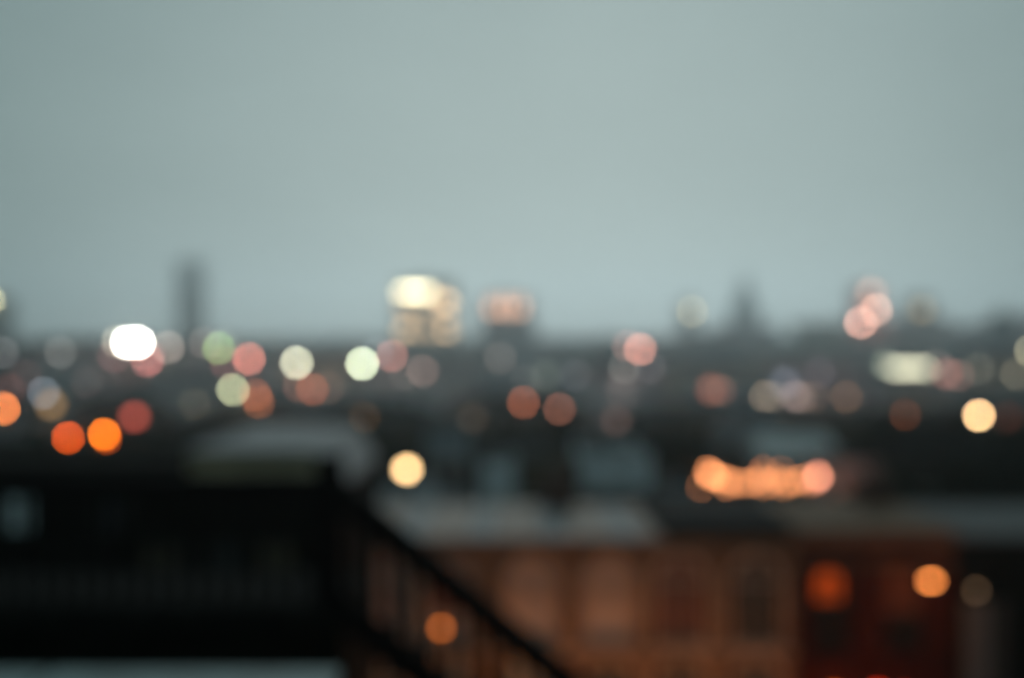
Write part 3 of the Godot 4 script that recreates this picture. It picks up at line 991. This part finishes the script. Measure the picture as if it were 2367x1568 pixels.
func skyline() -> void:
	tower("tower_block", "tall slender grey tower alone against the left sky", "tower", 405, 464, 605, 1350, M.concrete, 18, 4)
	tower("tower_block", "grey tower cut by the left edge", "tower", -70, 8, 690, 904, M.concrete, 10, 3)
	# office tower with lit windows
	var d := 880.0
	var o := tower("lit_tower", "broad tower with cream and peach lit windows near the middle", "tower", 912, 1052, 652, d, M.concrete, 12, 8)
	var lit := [[928, 676, 1.0], [940, 672, 1.2], [952, 678, 1.3], [964, 673, 1.3], [976, 678, 1.2], [988, 674, 1.1], [1004, 684, .6], [1028, 692, .9], [1036, 700, .8], [1020, 705, .6], [930, 704, .4], [960, 712, .35], [990, 714, .4],
		[932, 762, .42], [946, 765, .25], [968, 766, .2], [1000, 766, .25], [1028, 764, .45], [1040, 766, .2], [1034, 735, .3], [940, 738, .2]]
	for q in lit:
		var p := px(q[0], q[1], d) - o.position
		var warm: bool = q[0] > 1000 or q[1] > 700
		put("lit_window", box(3.4, 3.4, 0.16), glow(Vector3(.17, .115, .065) if warm else Vector3(.19, .165, .105), 26.0 * q[2] * (1.7 if q[1] > 730 else 1.0) * exp(d * HAZE)), o, Vector3(p.x, p.y, 0.1))
	sights.append([930, 790, d])
	sights.append([1030, 790, d])
	# peach lit block
	o = tower("tower_block", "low block with a peach lit top floor right of the lit tower", "tower", 1112, 1230, 688, 900, M.mauve_wall, 7, 4)
	for i in 6:
		var p := px(1140 + (i % 3) * 30, 700 + (i / 3) * 16, 900) - o.position
		put("lit_window", box(4.4, 3.6, 0.16), glow(Vector3(.07, .038, .024), 36.0 * exp(900 * HAZE) * (0.6 + 0.4 * (i / 3))), o, Vector3(p.x, p.y, 0.1))
	tower("tower_block", "thin hazy block left of the spire", "tower", 1572, 1612, 700, 1003, M.concrete, 9, 2)
	tower("tower_block", "hazy tower with three peach lights at right", "tower", 1978, 2042, 664, 906, M.mauve_wall, 11, 3)
	tower("tower_block", "small dark tower with an olive light near the right", "tower", 2105, 2160, 690, 1005, M.brown_wall, 9, 3)
	# spire
	d = 1250.0
	var w := ux(1752, d) - ux(1692, d)
	var sp := thing("church", "hazy church with a thin pointed spire right of the middle", "church", Vector3(ux(1722, d), 0, -d))
	put("tower_wall", box(w, 40, w), M.concrete, sp, Vector3(0, 20, 0))
	put("spire", cyl(w * 0.62, 0.05, vy(628, d) - 40, 8), M.zinc, sp, Vector3(0, 40.003 + (vy(628, d) - 40) / 2, 0))
	put("nave", box(w * 1.6, 13, 24), M.brown_wall, sp, Vector3(0, 6.5, -w / 2 - 12.1))
	put("nave_roof", ridge_roof(w * 1.7, 24.6, 5, 0.02), M.tile_roof, sp, Vector3(0, 13.003, -w / 2 - 12.1))
	for j in 3:
		put("window", box(w * 0.24, 2.6, 0.16), M.glass, sp, Vector3(0, 7 + j * 6.5, w / 2 + 0.04))
	# broad pinkish blocks of flats along the horizon
	for q in [[1118, 1242, 752, 830, M.mauve_wall, "broad mauve block of flats under the peach lit block"], [1590, 1690, 768, 730, M.pink_wall, "low pinkish block of flats under the dim beige light"], [1655, 1800, 754, 900, M.mauve_wall, "wide mauve block of flats below the spire"],
			[1838, 1962, 748, 800, M.ochre_wall, "brownish block of flats left of the three peach lights"], [2052, 2196, 736, 890, M.pink_wall, "tallest pinkish block of flats, above the pale floodlight row"], [2204, 2296, 754, 780, M.mauve_wall, "mauve block of flats left of the domed tower"], [2336, 2450, 730, 860, M.pink_wall, "pinkish block of flats cut by the right edge"]]:
		var bd: float = q[3]
		var bw := ux(q[1], bd) - ux(q[0], bd)
		var bh := vy(q[2], bd)
		var f := thing("apartment_block", q[5], "apartment block", Vector3((ux(q[0], bd) + ux(q[1], bd)) / 2, 0, -bd))
		put("wall", box(bw, bh, 12), q[4], f, Vector3(0, bh / 2, -6))
		put("roof", box(bw + 0.6, 0.4, 12.6), M.tile_roof, f, Vector3(0, bh + 0.203, -6))
		put("stair_hut", box(3.4, 2.4, 3.4), q[4], f, Vector3(bw * 0.2, bh + 1.61, -6))
		for i in int(bw / 3.6):
			for j in int(bh / 3.4):
				put("window", box(1.5, 1.5, 0.1), M.glass, f, Vector3((i + 0.5) / int(bw / 3.6) * bw - bw / 2, 2.0 + j * 3.3, 0.03))
	# dark dome at the right
	d = 700.0
	var dm := thing("domed_tower", "dark bluish domed tower near the right edge", "tower", Vector3(ux(2316, d), 0, -d))
	put("wall", cyl(7.2, 7.0, 24, 20), M.blue_wall, dm, Vector3(0, 12, 0))
	put("dome", ball(7.4), M.slate, dm, Vector3(0, 24.3, 0))
	put("lantern_top", cyl(1.1, 0.4, 3.4, 10), M.slate, dm, Vector3(0, 33.2, 0))


# ---------------------------------------------------------------- the rest of the town, row behind row
func town_rows() -> void:
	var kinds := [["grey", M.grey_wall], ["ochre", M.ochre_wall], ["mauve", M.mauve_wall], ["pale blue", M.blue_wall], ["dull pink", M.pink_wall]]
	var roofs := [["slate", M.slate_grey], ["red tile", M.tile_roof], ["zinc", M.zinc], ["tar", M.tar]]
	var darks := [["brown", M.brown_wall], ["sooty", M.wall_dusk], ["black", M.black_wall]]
	for d: float in [125.0, 165.0, 215.0, 275.0, 345.0, 470.0, 620.0, 820.0, 1060.0, 1320.0]:
		var x := ux(-120, d) + rng.randf_range(-6, 0)
		var far := ux(2490, d)
		while x < far:
			var w := rng.randf_range(11, 19) * (1.0 + d / 900.0)
			var deep := rng.randf_range(9, 14)
			var u := 1183.5 + (x + w / 2) / d * FOCAL
			var want := rng.randf_range(8.5, 13.5) * (1.0 if d < 400 else (1.15 if d < 700 else 1.4))
			var shape: String = ["gable", "hip", "flat", "hip"][rng.randi() % 4]
			var rise := rng.randf_range(1.6, 2.6)
			var lid := ceiling_at(x, x + w, d, d + deep)
			var high := minf(want, lid - (rise + 0.9 if shape != "flat" else 1.8))
			var k: Array = kinds[rng.randi() % kinds.size()]
			var rf: Array = roofs[rng.randi() % roofs.size()]
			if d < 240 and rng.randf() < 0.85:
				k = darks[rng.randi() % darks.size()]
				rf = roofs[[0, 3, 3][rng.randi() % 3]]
			var gap := rng.randf_range(0.8, 5.0)
			if high > 4.0:
				var cols := int(w / 4.0) if d < 260 else 0
				var rows := mini(3, int(high / 3.2))
				block("town_house", "%s house with %s %s roof %s" % [k[0], shape, rf[0], near_ref(u, d)], "house", Vector3(x + w / 2, 0, -d), w, high, deep, k[1], rf[1], shape, cols, rows, "houses of the hazy town", rise)
			x += w + gap


func trees() -> void:
	var i := 0
	var spots := [
		[985, 1010, 108], [1035, 1022, 100], [1120, 1000, 98], [1190, 1010, 100], [1265, 1004, 102], [1340, 1000, 106], [1400, 1012, 98], [1470, 1010, 104], [1545, 1003, 100], [1620, 1010, 98],
		[300, 960, 62], [375, 945, 64], [415, 968, 60], [60, 1010, 66], [150, 1032, 62], [225, 1030, 60], [860, 978, 112], [800, 990, 110],
		[1960, 1000, 100], [2010, 985, 96], [2070, 1005, 92], [2140, 1000, 96], [2200, 1008, 90], [2262, 1020, 94], [2325, 1010, 92], [2385, 1000, 90], [2050, 1085, 70], [2150, 1100, 68], [2250, 1105, 66], [2340, 1095, 68],
	]
	for s in spots:
		var d: float = s[2]
		var h := vy(s[1] - (26.0 if s[0] > 950 else 0.0), d) * 0.97
		var x := ux(s[0], d)
		var lid := ceiling_at(x - 3.0, x + 3.0, d - 3.0, d + 3.0)
		h = minf(h, lid)
		var where := "behind the pale roofs" if s[0] > 900 and s[0] < 1700 else ("left of the zinc roof" if s[0] < 450 else ("beyond the zinc roof" if s[0] < 900 else "at the dark right side"))
		tree(Vector3(x, 0, -d), h, i, "black leafy tree " + near_ref(s[0], d), "black trees " + where)
		i += 1
